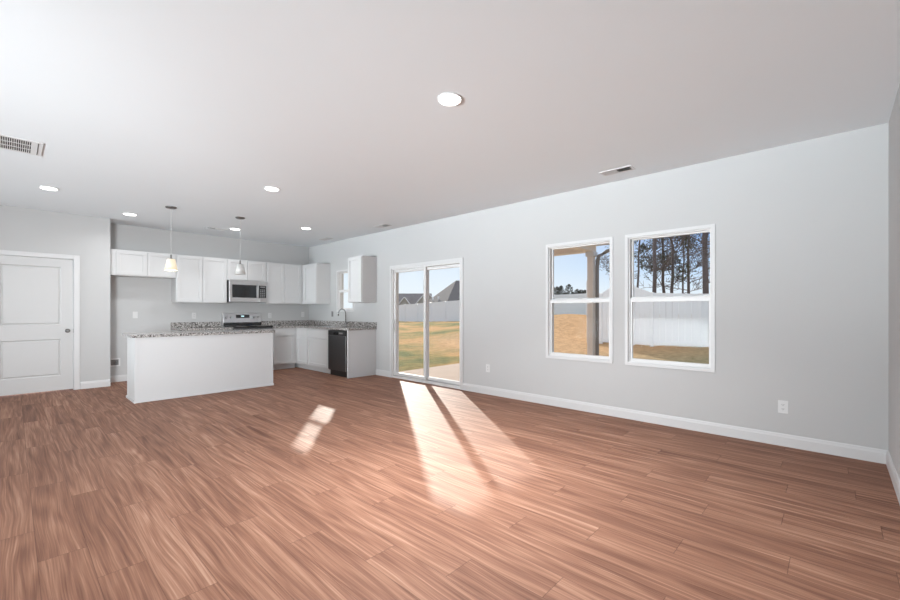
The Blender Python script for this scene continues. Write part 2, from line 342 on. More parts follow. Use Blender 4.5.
# ------------------------------------------------------------------ double-hung windows
def window(name, y0, y1, z0, z1):
    w = sthing(name, (XW, (y0 + y1) / 2, z0)); fr = Fr((XW, y0, z0), (0, 1, 0), (-1, 0, 0)); W_, H_ = y1 - y0, z1 - z0
    m = MB(); ring(fr, m, -0.026, W_ + 0.026, -0.026, H_ + 0.026, 0.0, 0.012, 0.034); m.build('window_casing', 'trim', w, 0.002)
    m = MB(); ring(fr, m, 0, W_, 0, H_, -T, 0.0, 0.012); m.build('window_jamb', 'trim', w)
    f = MB(); ring(fr, f, 0.012, W_ - 0.012, 0.012, H_ - 0.012, -0.105, -0.012, 0.010); f.build('window_frame', 'vinyl', w, 0.002)
    mid = H_ * 0.508; a0, a1 = 0.012, W_ - 0.026
    for nm, b0, b1, c0, c1, wb, wt, ws in (('lower_sash', 0.018, mid + 0.008, -0.050, -0.018, 0.032, 0.045, 0.020), ('upper_sash', mid - 0.012, H_ - 0.016, -0.090, -0.058, 0.034, 0.020, 0.016)):
        s_ = MB(); fr.box(s_, a0, a1, b0, b0 + wb, c0, c1); fr.box(s_, a0, a1, b1 - wt, b1, c0, c1); fr.box(s_, a0, a0 + ws, b0 + wb, b1 - wt, c0, c1); fr.box(s_, a1 - ws, a1, b0 + wb, b1 - wt, c0, c1)
        so_ = s_.build(nm, 'vinyl', w, 0.002)
        g = MB(); fr.box(g, a0 + ws, a1 - ws, b0 + wb, b1 - wt, (c0 + c1) / 2 - 0.002, (c0 + c1) / 2 + 0.002); g.build('window_pane', 'glass', so_)
    l = MB(); fr.box(l, W_ / 2 - 0.03, W_ / 2 + 0.03, mid + 0.008, mid + 0.02, -0.05, -0.03); l.build('sash_lock', 'vinyl', w, 0.003)
    return w
for i, (y0, y1, z0, z1) in enumerate([OPEN[0], OPEN[1], OPEN[3]]): window('window_%d' % (i + 1), y0, y1, z0, z1)

# ------------------------------------------------------------------ sliding glass door
w = sthing('door_2', (XW, 5.13, 0)); y0, y1, z0, z1 = OPEN[2]; fr = Fr((XW, y0, 0), (0, 1, 0), (-1, 0, 0)); WD = y1 - y0
m = MB(); fr.box(m, -0.045, 0.012, 0, z1 + 0.045, 0, 0.014); fr.box(m, WD - 0.012, WD + 0.045, 0, z1 + 0.045, 0, 0.014); fr.box(m, 0.012, WD - 0.012, z1 - 0.012, z1 + 0.045, 0, 0.014)
m.build('door_casing', 'trim', w, 0.002)
m = MB(); ring(fr, m, 0.0, WD, 0.0, z1, -0.14, 0.0, 0.035); m.build('door_frame', 'vinyl', w, 0.002)
m = MB(); fr.box(m, 0.035, WD - 0.035, 0.035, 0.05, -0.062, -0.056); fr.box(m, 0.035, WD - 0.035, 0.035, 0.05, -0.104, -0.098); m.build('door_track', 'steel', w)
for nm, a0, a1, c0, c1 in (('sliding_panel', 0.835, WD - 0.037, -0.058, -0.022), ('fixed_panel', 0.037, 0.885, -0.110, -0.066)):
    s_ = MB(); b0, b1 = 0.052, z1 - 0.037
    fr.box(s_, a0, a1, b0, b0 + 0.05, c0, c1); fr.box(s_, a0, a1, b1 - 0.05, b1, c0, c1); fr.box(s_, a0, a0 + 0.05, b0 + 0.05, b1 - 0.05, c0, c1); fr.box(s_, a1 - 0.05, a1, b0 + 0.05, b1 - 0.05, c0, c1)
    so_ = s_.build(nm, 'vinyl', w, 0.002)
    g = MB(); fr.box(g, a0 + 0.05, a1 - 0.05, b0 + 0.05, b1 - 0.05, (c0 + c1) / 2 - 0.003, (c0 + c1) / 2 + 0.003); g.build('door_pane', 'glass', so_)
    if nm == 'sliding_panel':
        h = MB(); a = a1 - 0.025
        h.tube([fr.p(a, 0.86, c1), fr.p(a, 0.86, c1 + 0.035), fr.p(a, 0.89, c1 + 0.045), fr.p(a, 1.03, c1 + 0.045), fr.p(a, 1.06, c1 + 0.035), fr.p(a, 1.06, c1)], 0.008, 8)
        fr.box(h, a - 0.018, a + 0.018, 0.84, 1.08, c1, c1 + 0.006); h.build('door_handle', 'plate', so_)

# ------------------------------------------------------------------ interior two-panel door
w = sthing('door_1', ((DX0 + DX1) / 2, YD, 0)); fr = Fr((DX0, YD, 0), (1, 0, 0), (0, -1, 0)); WD = DX1 - DX0
m = MB(); fr.box(m, -0.055, 0.008, 0, DZ + 0.055, 0, 0.015); fr.box(m, WD - 0.008, WD + 0.06, 0, DZ + 0.055, 0, 0.015); fr.box(m, 0.008, WD - 0.008, DZ - 0.008, DZ + 0.055, 0, 0.015)
m.build('door_casing', 'trim', w, 0.004)
m = MB(); fr.box(m, 0, 0.013, 0, DZ, -T, 0); fr.box(m, WD - 0.013, WD, 0, DZ, -T, 0); fr.box(m, 0.013, WD - 0.013, DZ - 0.013, DZ, -T, 0); m.build('door_jamb', 'trim', w)
m = MB(); a0, a1, b0, b1 = 0.018, WD - 0.019, 0.020, DZ - 0.018; c0, c1 = -0.045, -0.010
pa0, pa1 = a0 + 0.135, a1 - 0.135; cuts = [(0.24, 0.80), (1.02, 1.905)]
fr.box(m, a0, pa0, b0, b1, c0, c1); fr.box(m, pa1, a1, b0, b1, c0, c1)
fr.box(m, pa0, pa1, b0, cuts[0][0], c0, c1); fr.box(m, pa0, pa1, cuts[0][1], cuts[1][0], c0, c1); fr.box(m, pa0, pa1, cuts[1][1], b1, c0, c1)
leaf = m.build('door_leaf', 'door', w)
for q0, q1 in cuts:                                         # moulded panel: sloping sticking, sunk field
    m = MB(); e1, e2 = 0.014, 0.034
    L0 = [fr.p(pa0, q0, c1), fr.p(pa1, q0, c1), fr.p(pa1, q1, c1), fr.p(pa0, q1, c1)]
    L1 = [fr.p(pa0 + e1, q0 + e1, c1 - 0.012), fr.p(pa1 - e1, q0 + e1, c1 - 0.012), fr.p(pa1 - e1, q1 - e1, c1 - 0.012), fr.p(pa0 + e1, q1 - e1, c1 - 0.012)]
    L2 = [fr.p(pa0 + e2, q0 + e2, c1 - 0.003), fr.p(pa1 - e2, q0 + e2, c1 - 0.003), fr.p(pa1 - e2, q1 - e2, c1 - 0.003), fr.p(pa0 + e2, q1 - e2, c1 - 0.003)]
    LB = [fr.p(pa0, q0, c0), fr.p(pa1, q0, c0), fr.p(pa1, q1, c0), fr.p(pa0, q1, c0)]
    fs = [(i, (i + 1) % 4, (i + 1) % 4 + 4, i + 4) for i in range(4)] + [(i + 4, (i + 1) % 4 + 4, (i + 1) % 4 + 8, i + 8) for i in range(4)] + [(8, 9, 10, 11), (15, 14, 13, 12)]
    m.poly(L0 + L1 + L2 + LB, fs); m.build('door_panel', 'door', leaf)
k = MB(); kc = fr.p(a1 - 0.062, 0.925, c1); k.lathe(kc, [(0.031, 0), (0.031, 0.006), (0.012, 0.010), (0.011, 0.03), (0.022, 0.038), (0.028, 0.05), (0.026, 0.062), (0.012, 0.068)], 20, '-y'); k.build('door_knob', 'nickel', leaf)
k = MB(); fr.box(k, WD - 0.016, WD - 0.0125, 0.89, 0.955, -0.04, -0.002); k.build('strike_plate', 'nickel', w)

# ------------------------------------------------------------------ kitchen cabinets
def shaker(fr, a0, a1, b0, b1, name, parent, c0=0.0, rail=0.058, th=0.02):
    m = MB(); ring(fr, m, a0, a1, b0, b1, c0, c0 + th, rail); fr.box(m, a0 + rail, a1 - rail, b0 + rail, b1 - rail, c0, c0 + th - 0.013)
    return m.build(name, 'cab', parent, 0.0015)
def cabinet(name, label, fr, w, z0, z1, depth, doors, drawers=(), toe=False, group=None, cat='cabinet', blind=0):
    c = fr.p(w / 2, z0, -depth / 2); t = thing(name, (c.x, c.y, z0), label, cat, group)
    m = MB(); zb = z0 + (0.105 if toe else 0); fr.box(m, -blind, w, zb, z1, -depth, 0); m.build('body', 'cab', t, 0.001)
    if toe:
        m = MB(); fr.box(m, -blind, w, z0, zb, -depth, -0.07); m.build('toe_kick', 'cab', t)
    for d in doors: shaker(fr, d[0], d[1], d[2], d[3], 'door', t)
    for d in drawers:
        m = MB(); fr.box(m, d[0], d[1], d[2], d[3], 0, 0.02); m.build('drawer', 'cab', t, 0.002)
    return t
Zu0, Zu1 = 1.385, 2.265
YU = 8.77
FB = lambda x: Fr((x, YU, 0), (1, 0, 0), (0, -1, 0))
GU = 'white wall cabinets'
cabinet('wall_cabinet', 'short white two-door wall cabinet above the empty refrigerator space', FB(1.103), 0.940, 1.83, Zu1, 0.327, [(0.085, 0.505, 1.845, 2.25), (0.52, 0.93, 1.845, 2.25)], group=GU)
cabinet('wall_cabinet', 'tall white two-door wall cabinet directly left of the microwave', FB(2.045), 0.858, Zu0, Zu1, 0.327, [(0.012, 0.425, 1.40, 2.25), (0.433, 0.846, 1.40, 2.25)], group=GU)
cabinet('wall_cabinet', 'short white two-door wall cabinet above the stainless microwave', FB(2.905), 0.762, 1.845, Zu1, 0.327, [(0.012, 0.377, 1.86, 2.25), (0.385, 0.75, 1.86, 2.25)], group=GU)
cabinet('wall_cabinet', 'tall white wall cabinet right of the microwave, running into the corner', FB(3.669), 0.808, Zu0, Zu1, 0.327, [(0.012, 0.392, 1.40, 2.25), (0.40, 0.775, 1.40, 2.25)], group=GU)
FW = lambda y, x=4.48: Fr((x, y, 0), (0, -1, 0), (-1, 0, 0))
cabinet('wall_cabinet', 'tall white wall cabinet in the corner, its bare end facing the small kitchen window', FW(YU - 0.022), YU - 0.022 - 8.13, Zu0, Zu1, 0.327, [(0.10, YU - 0.022 - 8.13 - 0.01, 1.40, 2.25)], group=GU, blind=0.345)
cabinet('wall_cabinet', 'narrow white single-door wall cabinet between kitchen window and sliding door', FW(6.91), 0.46, Zu0 + 0.005, Zu1 + 0.005, 0.327, [(0.012, 0.448, 1.405, 2.255)], group=GU)
YB = 8.48; XB = 4.20; ZB = 0.873
GB = 'white base cabinets'
FBB = lambda x: Fr((x, YB, 0), (1, 0, 0), (0, -1, 0))
cabinet('base_cabinet', 'white base cabinet left of the range, behind the island', FBB(2.045), 0.858, 0, ZB, 0.617, [(0.012, 0.425, 0.12, 0.69), (0.433, 0.846, 0.12, 0.69)], [(0.012, 0.425, 0.705, 0.86), (0.433, 0.846, 0.705, 0.86)], True, GB)
cabinet('base_cabinet', 'white base cabinet right of the range, with one drawer over one door', FBB(3.673), XB - 3.673 - 0.002, 0, ZB, 0.617, [(0.02, 0.46, 0.12, 0.69)], [(0.02, 0.46, 0.705, 0.86)], True, GB)
cabinet('base_cabinet', 'white corner base cabinet with narrow drawer over narrow door, beside sink cabinet', FW(YB - 0.022, XB), YB - 0.022 - 7.962, 0, ZB, 0.607, [(0.05, 0.48, 0.12, 0.69)], [(0.05, 0.48, 0.705, 0.86)], True, GB, blind=0.60)
cabinet('base_cabinet', 'white sink base cabinet with one wide door, left of the dishwasher', FW(7.96, XB), 0.808, 0, ZB - 0.2, 0.607, [(0.016, 0.792, 0.12, 0.665)], (), True, GB)
sk = [o for o in COL.objects if o.name.startswith('base_cabinet')][-1]
fr = FW(7.96, XB); m = MB(); fr.box(m, 0, 0.808, ZB - 0.2, ZB, -0.02, 0); m.build('apron', 'cab', sk); m = MB(); fr.box(m, 0.012, 0.796, 0.685, 0.86, 0, 0.02); m.build('false_drawer', 'cab', sk, 0.002)
t = tag(MB().box(XB - 0.015, XW - 0.002, 6.47, 6.505, 0, ZB).build('end_panel', 'cab', None, 0.002, loc=(4.5, 6.49, 0)), 'plain white cabinet end panel closing the counter run beside dishwasher', 'panel')
# countertops
m = MB(); zc0, zc1 = ZB + 0.002, 0.912
m.box(4.17, XW - 0.002, 7.91, YK - 0.002, zc0, zc1); m.box(4.17, XW - 0.002, 6.445, 7.20, zc0, zc1)
m.box(4.17, 4.27, 7.20, 7.91, zc0, zc1); m.box(4.68, XW - 0.002, 7.20, 7.91, zc0, zc1); m.box(3.673, 4.17, 8.45, YK - 0.002, zc0, zc1)
ct = thing('countertop', (4.4, 7.8, zc0), 'L-shaped speckled granite countertop right of the range, under the kitchen window', 'countertop')
m.build('counter_slab', 'granite', ct)
m = MB(); m.box(XW - 0.022, XW - 0.002, 6.445, YK - 0.022, zc1, 1.013); m.box(3.673, XW - 0.002, YK - 0.022, YK - 0.002, zc1, 1.013); m.build('backsplash', 'granite', ct, 0.002)
ct = thing('countertop', (2.47, 8.8, zc0), 'short speckled granite countertop left of the range, behind the island', 'countertop')
MB().box(2.035, 2.903, 8.45, YK - 0.002, zc0, zc1).build('counter_slab', 'granite', ct, 0.003)
MB().box(2.035, 2.903, YK - 0.022, YK - 0.002, zc1, 1.013).build('backsplash', 'granite', ct, 0.002)
# sink
m = MB(); sx0, sx1, sy0, sy1 = 4.272, 4.678, 7.202, 7.908
m.box(sx0, sx1, sy0, sy1, 0.70, 0.71); m.box(sx0, sx0 + 0.008, sy0, sy1, 0.71, 0.905); m.box(sx1 - 0.008, sx1, sy0, sy1, 0.71, 0.905); m.box(sx0 + .008, sx1 - .008, sy0, sy0 + 0.008, 0.71, 0.905); m.box(sx0 + .008, sx1 - .008, sy1 - 0.008, sy1, 0.71, 0.905)
m.box(sx0 + .008, sx1 - .008, 7.55, 7.565, 0.71, 0.88)
sk = m.build('sink', 'steel', None, 0, loc=(4.475, 7.625, 0.70)); tag(sk, 'stainless double-bowl sink set in the counter below the window', 'sink')
MB().lathe((4.475, 7.42, 0.71), [(0.04, 0), (0.04, 0.004), (0.02, 0.005)], 20).build('drain', 'chrome', sk)
# faucet
f = thing('faucet', (4.73, 7.40, zc1), 'tall chrome gooseneck kitchen faucet standing behind the sink', 'faucet')
MB().lathe((4.73, 7.40, zc1), [(0.028, 0), (0.028, 0.01), (0.022, 0.02), (0.022, 0.07), (0.015, 0.085)], 20).build('faucet_base', 'chrome', f)
pts = [(4.73, 7.40, zc1 + 0.08), (4.73, 7.40, zc1 + 0.26)]
for i in range(1, 10):
    a = math.pi * i / 9 * 0.95; pts.append((4.73 - 0.085 * (1 - math.cos(a)) * 1.0, 7.40, zc1 + 0.26 + 0.10 * math.sin(a)))
x_, y_, z_ = pts[-1]; pts.append((x_ - 0.003, y_, z_ - 0.06))
MB().tube(pts, 0.0115, 12).build('spout', 'chrome', f)
MB().tube([(4.73, 7.378, zc1 + 0.05), (4.73, 7.34, zc1 + 0.06), (4.725, 7.30, zc1 + 0.10)], [0.009, 0.008, 0.007], 10).build('lever', 'chrome', f)

# ------------------------------------------------------------------ island
isl = thing('kitchen_island', (2.04, 7.08, 0), 'white panelled kitchen island base standing in the middle of the kitchen', 'island')
MB().box(1.12, 2.955, 6.80, 7.36, 0.0, ZB - 0.0).build('body', 'cab', isl, 0.002)
m = MB(); m.box(1.106, 2.969, 6.786, 6.80, 0, 0.03); m.box(1.106, 1.12, 6.80, 7.36, 0, 0.03); m.box(2.955, 2.969, 6.80, 7.36, 0, 0.03); m.build('base_moulding', 'trim', isl, 0.002)
for a_ in (1.114, 2.925): MB().box(a_, a_ + 0.036, 6.794, 6.80, 0.03, ZB).build('corner_trim', 'cab', isl, 0.001)
fr = Fr((2.955, 7.36, 0), (-1, 0, 0), (0, 1, 0))
for i in range(4):
    a = 0.01 + i * 0.456; shaker(fr, a, a + 0.44, 0.12, 0.69, 'door', isl); m = MB(); fr.box(m, a, a + 0.44, 0.705, 0.86, 0, 0.02); m.build('drawer', 'cab', isl, 0.002)
o = MB().box(1.07, 2.985, 6.765, 7.41, ZB + 0.001, 0.912).build('island_countertop', 'granite', None, 0.004, loc=(2.0, 7.1, ZB)); tag(o, 'long speckled granite slab lying on the white kitchen island', 'countertop')

# ------------------------------------------------------------------ microwave, range, dishwasher
mw = thing('microwave', (3.287, 8.9, 1.41), 'stainless over-the-range microwave mounted under the short wall cabinet', 'microwave')
fr = Fr((2.909, 8.70, 1.412), (1, 0, 0), (0, -1, 0)); MWW, MWH = 0.754, 0.428
m = MB(); fr.box(m, 0, MWW, 0, MWH, -0.395, 0); m.build('housing', 'blackp', mw, 0.004)
m = MB(); c0, c1 = 0.002, 0.028
fr.box(m, 0.006, 0.575, 0, 0.085, c0, c1); fr.box(m, 0.006, 0.575, 0.343, MWH, c0, c1); fr.box(m, 0.006, 0.060, 0.085, 0.343, c0, c1); fr.box(m, 0.53, 0.575, 0.085, 0.343, c0, c1)
dr = m.build('microwave_door', 'steel', mw, 0.002); m = MB(); fr.box(m, 0.060, 0.53, 0.085, 0.343, c0, c1 - 0.006); m.build('door_window', 'black', dr)
m = MB(); m.tube([fr.p(0.55, 0.07, c1), fr.p(0.55, 0.07, c1 + 0.035), fr.p(0.55, 0.36, c1 + 0.035), fr.p(0.55, 0.36, c1)], 0.009, 10); m.build('handle', 'steel', dr)
m = MB(); fr.box(m, 0.580, MWW, 0, 0.085, c0, c1); fr.box(m, 0.580, MWW, 0.343, MWH, c0, c1); fr.box(m, 0.725, MWW, 0.085, 0.343, c0, c1); m.build('panel_surround', 'steel', mw, 0.002)
cp = MB(); fr.box(cp, 0.580, 0.725, 0.085, 0.343, c0, c1 - 0.003); cp = cp.build('control_panel', 'black', mw)
m = MB()
for i in range(5):
    for j in range(3): fr.box(m, 0.600 + j * 0.036, 0.624 + j * 0.036, 0.10 + i * 0.036, 0.12 + i * 0.036, c1 - 0.003, c1 - 0.001)
m.build('keypad', 'grey', cp)
m = MB(); fr.box(m, 0.605, 0.70, 0.30, 0.325, c1 - 0.003, c1 - 0.001); m.build('display', 'grey', cp)
rg = thing('range', (3.288, 8.75, 0), 'freestanding stainless electric range with black glass cooktop', 'range')
x0, x1 = 2.909, 3.667
MB().box(x0, x1, 8.46, YK - 0.005, 0.09, 0.905).build('range_body', 'darksteel', rg, 0.003)
for a in (x0 + 0.04, x1 - 0.04):
    for b in (8.52, 9.02): MB().lathe((a, b, 0), [(0.018, 0), (0.018, 0.09)], 12).build('foot', 'blackp', rg)
ck = MB().box(x0 - 0.001, x1 + 0.001, 8.42, 9.0, 0.905, 0.925).build('cooktop', 'black', rg, 0.004)
for (a, b, r_) in ((3.10, 8.56, 0.10), (3.48, 8.56, 0.08), (3.10, 8.83, 0.075), (3.48, 8.83, 0.10)): MB().lathe((a, b, 0.925), [(r_, 0), (r_, 0.0008)], 32).build('burner', 'grey', ck)
m = MB(); m.poly([(x0, 8.995, 0.926), (x1, 8.995, 0.926), (x1, YK - 0.005, 0.926), (x0, YK - 0.005, 0.926), (x0, 9.03, 1.185), (x1, 9.03, 1.185), (x1, YK - 0.005, 1.185), (x0, YK - 0.005, 1.185)], [(3, 2, 1, 0), (4, 5, 6, 7), (0, 1, 5, 4), (1, 2, 6, 5), (2, 3, 7, 6), (3, 0, 4, 7)])
bgd = m.build('backguard', 'steel', rg, 0.004)
sl = lambda z: 8.995 + 0.035 * (z - 0.926) / 0.259
def bgbox(nm, a0, a1, z0_, z1_, th, mt, par):
    m = MB(); p = [(a0, sl(z0_) - th, z0_), (a1, sl(z0_) - th, z0_), (a1, sl(z0_), z0_), (a0, sl(z0_), z0_), (a0, sl(z1_) - th, z1_), (a1, sl(z1_) - th, z1_), (a1, sl(z1_), z1_), (a0, sl(z1_), z1_)]
    m.poly(p, [(3, 2, 1, 0), (4, 5, 6, 7), (0, 1, 5, 4), (1, 2, 6, 5), (2, 3, 7, 6), (3, 0, 4, 7)]); return m.build(nm, mt, par)
dsp = bgbox('clock_display', 3.16, 3.43, 1.085, 1.155, 0.004, 'black', bgd)
bgbox('digits', 3.26, 3.32, 1.11, 1.135, 0.005, 'digits', dsp)
bgbox('lower_trim', x0 + 0.004, x1 - 0.004, 0.93, 0.995, 0.004, 'black', bgd)
for a in (2.97, 3.06, 3.52, 3.61): MB().lathe((a, sl(1.10), 1.10), [(0.024, 0), (0.024, 0.006), (0.018, 0.01), (0.016, 0.028), (0.013, 0.03)], 18, '-y').build('knob', 'steel', bgd)
fr = Fr((x0, 8.46, 0), (1, 0, 0), (0, -1, 0)); WR = x1 - x0
m = MB(); fr.box(m, 0.004, WR - 0.004, 0.28, 0.87, 0, 0.035); od = m.build('oven_door', 'steel', rg, 0.004)
m = MB(); fr.box(m, 0.12, WR - 0.12, 0.40, 0.70, 0.035, 0.038); m.build('oven_window', 'black', od)
m = MB(); m.tube([fr.p(0.06, 0.80, 0.035), fr.p(0.06, 0.80, 0.08), fr.p(WR - 0.06, 0.80, 0.08), fr.p(WR - 0.06, 0.80, 0.035)], 0.011, 10); m.build('handle', 'steel', od)
m = MB(); fr.box(m, 0.004, WR - 0.004, 0.09, 0.27, 0, 0.03); m.build('storage_drawer', 'steel', rg, 0.004)
dw = thing('dishwasher', (4.5, 6.83, 0), 'dark stainless built-in dishwasher beside the white end panel', 'dishwasher')
fr = Fr((XB, 7.148, 0), (0, -1, 0), (-1, 0, 0)); DWW = 0.606 + 0.03
MB().box(XB, XW - 0.01, 6.512, 7.148, 0.10, 0.865).build('tub', 'blackp', dw)
m = MB(); fr.box(m, 0.012, DWW - 0.008, 0.115, 0.765, 0, 0.028); dd = m.build('dishwasher_door', 'darksteel', dw, 0.004)
m = MB(); fr.box(m, 0.012, DWW - 0.008, 0.768, 0.862, 0, 0.028); cp = m.build('control_strip', 'blackp', dw, 0.004)
m = MB(); fr.box(m, 0.40, 0.52, 0.80, 0.83, 0.028, 0.0295); m.build('display', 'grey', cp)
m = MB(); fr.box(m, 0.20, 0.36, 0.785, 0.84, 0.028, 0.030); m.build('pocket_handle', 'black', cp)
m = MB(); fr.box(m, DWW - 0.022, DWW - 0.009, 0.115, 0.765, 0.028, 0.031); m.build('edge_strip', 'steel', dd)
m = MB(); m.box(XB + 0.03, XW - 0.01, 6.512, 7.148, 0, 0.10); m.build('toe_kick', 'blackp', dw)

# ------------------------------------------------------------------ wall plates
def outlet(name, fr, label, kind='outlet', plate='plate', group=None):
    t = thing(name, fr.p(0, -0.057, 0), label, 'outlet' if kind == 'outlet' else 'switch', group)
    m = MB(); fr.box(m, -0.036, 0.036, -0.058, 0.058, 0, 0.006); p_ = m.build('cover_plate', plate, t, 0.002)
    if kind == 'outlet':
        for s_ in (-1, 1):
            m = MB(); fr.box(m, -0.016, 0.016, s_ * 0.0195 - 0.0135, s_ * 0.0195 + 0.0135, 0.006, 0.0085); r_ = m.build('socket', plate, t, 0.002)
            m = MB(); fr.box(m, -0.008, -0.005, s_ * 0.0195 - 0.002, s_ * 0.0195 + 0.007, 0.0085, 0.009); fr.box(m, 0.005, 0.008, s_ * 0.0195 - 0.002, s_ * 0.0195 + 0.006, 0.0085, 0.009); fr.box(m, -0.002, 0.002, s_ * 0.0195 - 0.009, s_ * 0.0195 - 0.005, 0.0085, 0.009); m.build('slots', 'hole', r_)
    else:
        m = MB(); fr.box(m, -0.016, 0.016, -0.033, 0.033, 0.006, 0.010); m.build('rocker', plate, t, 0.002)
    for zz in ((0,) if kind == 'outlet' else (0.045, -0.045)):
        m = MB(); fr.box(m, -0.003, 0.003, zz - 0.003, zz + 0.003, 0.006, 0.0075); m.build('screw', 'plate', t)
FR = lambda y, z: Fr((XW, y, z), (0, 1, 0), (-1, 0, 0)); FK = lambda x, z: Fr((x, YK, z), (1, 0, 0), (0, -1, 0))
outlet('wall_outlet', FR(0.346, 0.356), 'white wall outlet low on the wall right of the two big windows')
outlet('wall_outlet', FR(3.74, 0.385), 'white wall outlet low on the wall just right of the sliding door')
outlet('light_switch', FK(1.50, 1.16), 'white switch plate on the wall of the empty refrigerator space', 'switch')
outlet('wall_outlet', FK(2.42, 1.14), 'white outlet above the backsplash left of the range')
outlet('wall_outlet', FK(3.89, 1.13), 'white outlet above the backsplash right of the range')
outlet('wall_outlet', FK(4.66, 1.15), 'white outlet on the back wall close to the kitchen corner')
outlet('wall_outlet', FR(8.05, 1.165), 'small grey outlet on the wall between corner and kitchen window', 'outlet', 'grey')
t = thing('ice_maker_box', (1.215, YK, 0.28), 'recessed water supply box with white frame low on refrigerator wall', 'supply box')
fr = FK(1.215, 0.34); m = MB(); ring(fr, m, -0.075, 0.075, -0.07, 0.07, 0, 0.008, 0.022); m.build('box_frame', 'plate', t, 0.002)
m = MB(); fr.box(m, -0.053, 0.053, -0.048, 0.048, 0, 0.002); m.build('box_interior', 'grey', t)
m = MB(); m.lathe(fr.p(0.01, -0.02, 0.002), [(0.012, 0), (0.012, 0.02)], 10, '-y'); fr.box(m, -0.02, 0.03, 0.005, 0.015, 0.002, 0.012); m.build('valve', 'chrome', t)

# ------------------------------------------------------------------ ceiling fixtures
def downlight(x, y, label, k=1.0, spread=150):
    t = thing('recessed_light', (x, y, H), label, 'ceiling light', 'round recessed ceiling lights')
    m = MB(); m.lathe((x, y, H), [(0.090, 0), (0.089, -0.005), (0.080, -0.009), (0.078, -0.004)], 36); m.build('trim_ring', 'plate', t)
    MB().lathe((x, y, H - 0.0085), [(0.0785, 0), (0.076, -0.004), (0.03, -0.006)], 32).build('lens', 'lens', t)
    l = bpy.data.lights.new('downlight_lamp', 'AREA'); l.shape = 'DISK'; l.size = 0.13; l.energy = DOWN_POWER * k; l.spread = R(spread); l.color = (0.97, 0.985, 1)
    lo = bpy.data.objects.new('downlight_lamp', l); COL.objects.link(lo); lo.parent = t; lo.location = (0, 0, -0.02)
for x, y, lb in [(2.13, 2.0, 'lit recessed ceiling light nearest the camera, over the living area'), (2.19, 5.06, 'lit recessed ceiling light over the open floor in front of the island'),
                 (0.31, 7.03, 'lit recessed ceiling light near the white door, left of the island'), (1.255, 8.0, 'lit recessed ceiling light in front of the refrigerator space'),
                 (2.80, 8.03, 'lit recessed ceiling light just beyond the unlit pendant'), (3.66, 7.02, 'lit recessed ceiling light in the kitchen nearest the sink window')]:
    downlight(x, y, lb, 14 if y < 3 else 1.0, 120 if y < 3 else 150)
def pendant(x, y, label, mt, lit):
    t = thing('pendant_light', (x, y, H), label, 'pendant light')
    MB().lathe((x, y, H), [(0.07, 0), (0.07, -0.012), (0.055, -0.022), (0.012, -0.028)], 28).build('canopy', 'nickel', t)
    MB().tube([(x, y, H - 0.028), (x, y, 2.05)], 0.0028, 8).build('cord', 'cord', t)
    MB().lathe((x, y, 2.05), [(0.007, 0), (0.011, -0.008), (0.011, -0.055), (0.026, -0.062), (0.026, -0.072)], 20).build('socket_stem', 'nickel', t)
    MB().lathe((x, y, 1.985), [(0.028, 0.0), (0.050, -0.004), (0.081, -0.165), (0.077, -0.165), (0.047, -0.01)], 32).build('lamp_shade', mt, t)
    if lit:
        l = bpy.data.lights.new('pendant_bulb', 'POINT'); l.energy = 5; l.shadow_soft_size = 0.03; l.color = (1, 0.85, 0.62)
        lo = bpy.data.objects.new('pendant_bulb', l); COL.objects.link(lo); lo.parent = t; lo.location = (0, 0, 1.79 - H)
pendant(1.578, 7.03, 'glowing warm white glass pendant above the left half of the island', 'shade_lit', True)
pendant(2.52, 7.01, 'unlit pale glass pendant above the right half of the island', 'shade_off', False)
# return grille
t = thing('return_grille', (-0.10, 5.42, H), 'large white louvred return air grille on ceiling at photo left edge', 'vent')
gx0, gx1, gy0, gy1 = -0.42, 0.195, 5.20, 5.64
m = MB(); m.box(gx0, gx1, gy0, gy0 + 0.035, H - 0.005, H); m.box(gx0, gx1, gy1 - 0.035, gy1, H - 0.005, H); m.box(gx0, gx0 + 0.075, gy0 + .035, gy1 - .035, H - 0.005, H); m.box(gx1 - 0.075, gx1, gy0 + .035, gy1 - .035, H - 0.005, H)
m.box(gx0 + 0.075, gx1 - 0.075, 5.345, 5.363, H - 0.005, H - 0.001); m.box(gx0 + 0.075, gx1 - 0.075, 5.475, 5.493, H - 0.005, H - 0.001); m.build('grille_frame', 'plate', t, 0.001)
MB().box(gx0 + 0.075, gx1 - 0.075, gy0 + .035, gy1 - .035, H - 0.003, H - 0.001).build('grille_backing', 'hole', t)
m = MB(); n_ = 34
for i in range(n_ + 1):
    xx = gx0 + 0.075 + (gx1 - gx0 - 0.15) * i / n_
    m.poly([(xx - .002, gy0 + .035, H - .0045), (xx + .001, gy0 + .035, H - .0045), (xx + .004, gy0 + .035, H - .003), (xx + .001, gy0 + .035, H - .003), (xx - .002, gy1 - .035, H - .0045), (xx + .001, gy1 - .035, H - .0045), (xx + .004, gy1 - .035, H - .003), (xx + .001, gy1 - .035, H - .003)],
           [(0, 1, 2, 3), (7, 6, 5, 4), (0, 4, 5, 1), (1, 5, 6, 2), (2, 6, 7, 3), (3, 7, 4, 0)])
m.build('louvres', 'plate', t)
m = MB(); m.box(gx1 - 0.035, gx1 - 0.030, gy0 + 0.03, gy1 - 0.03, H - 0.0062, H - 0.005); m.build('hinge_line', 'hole', t)
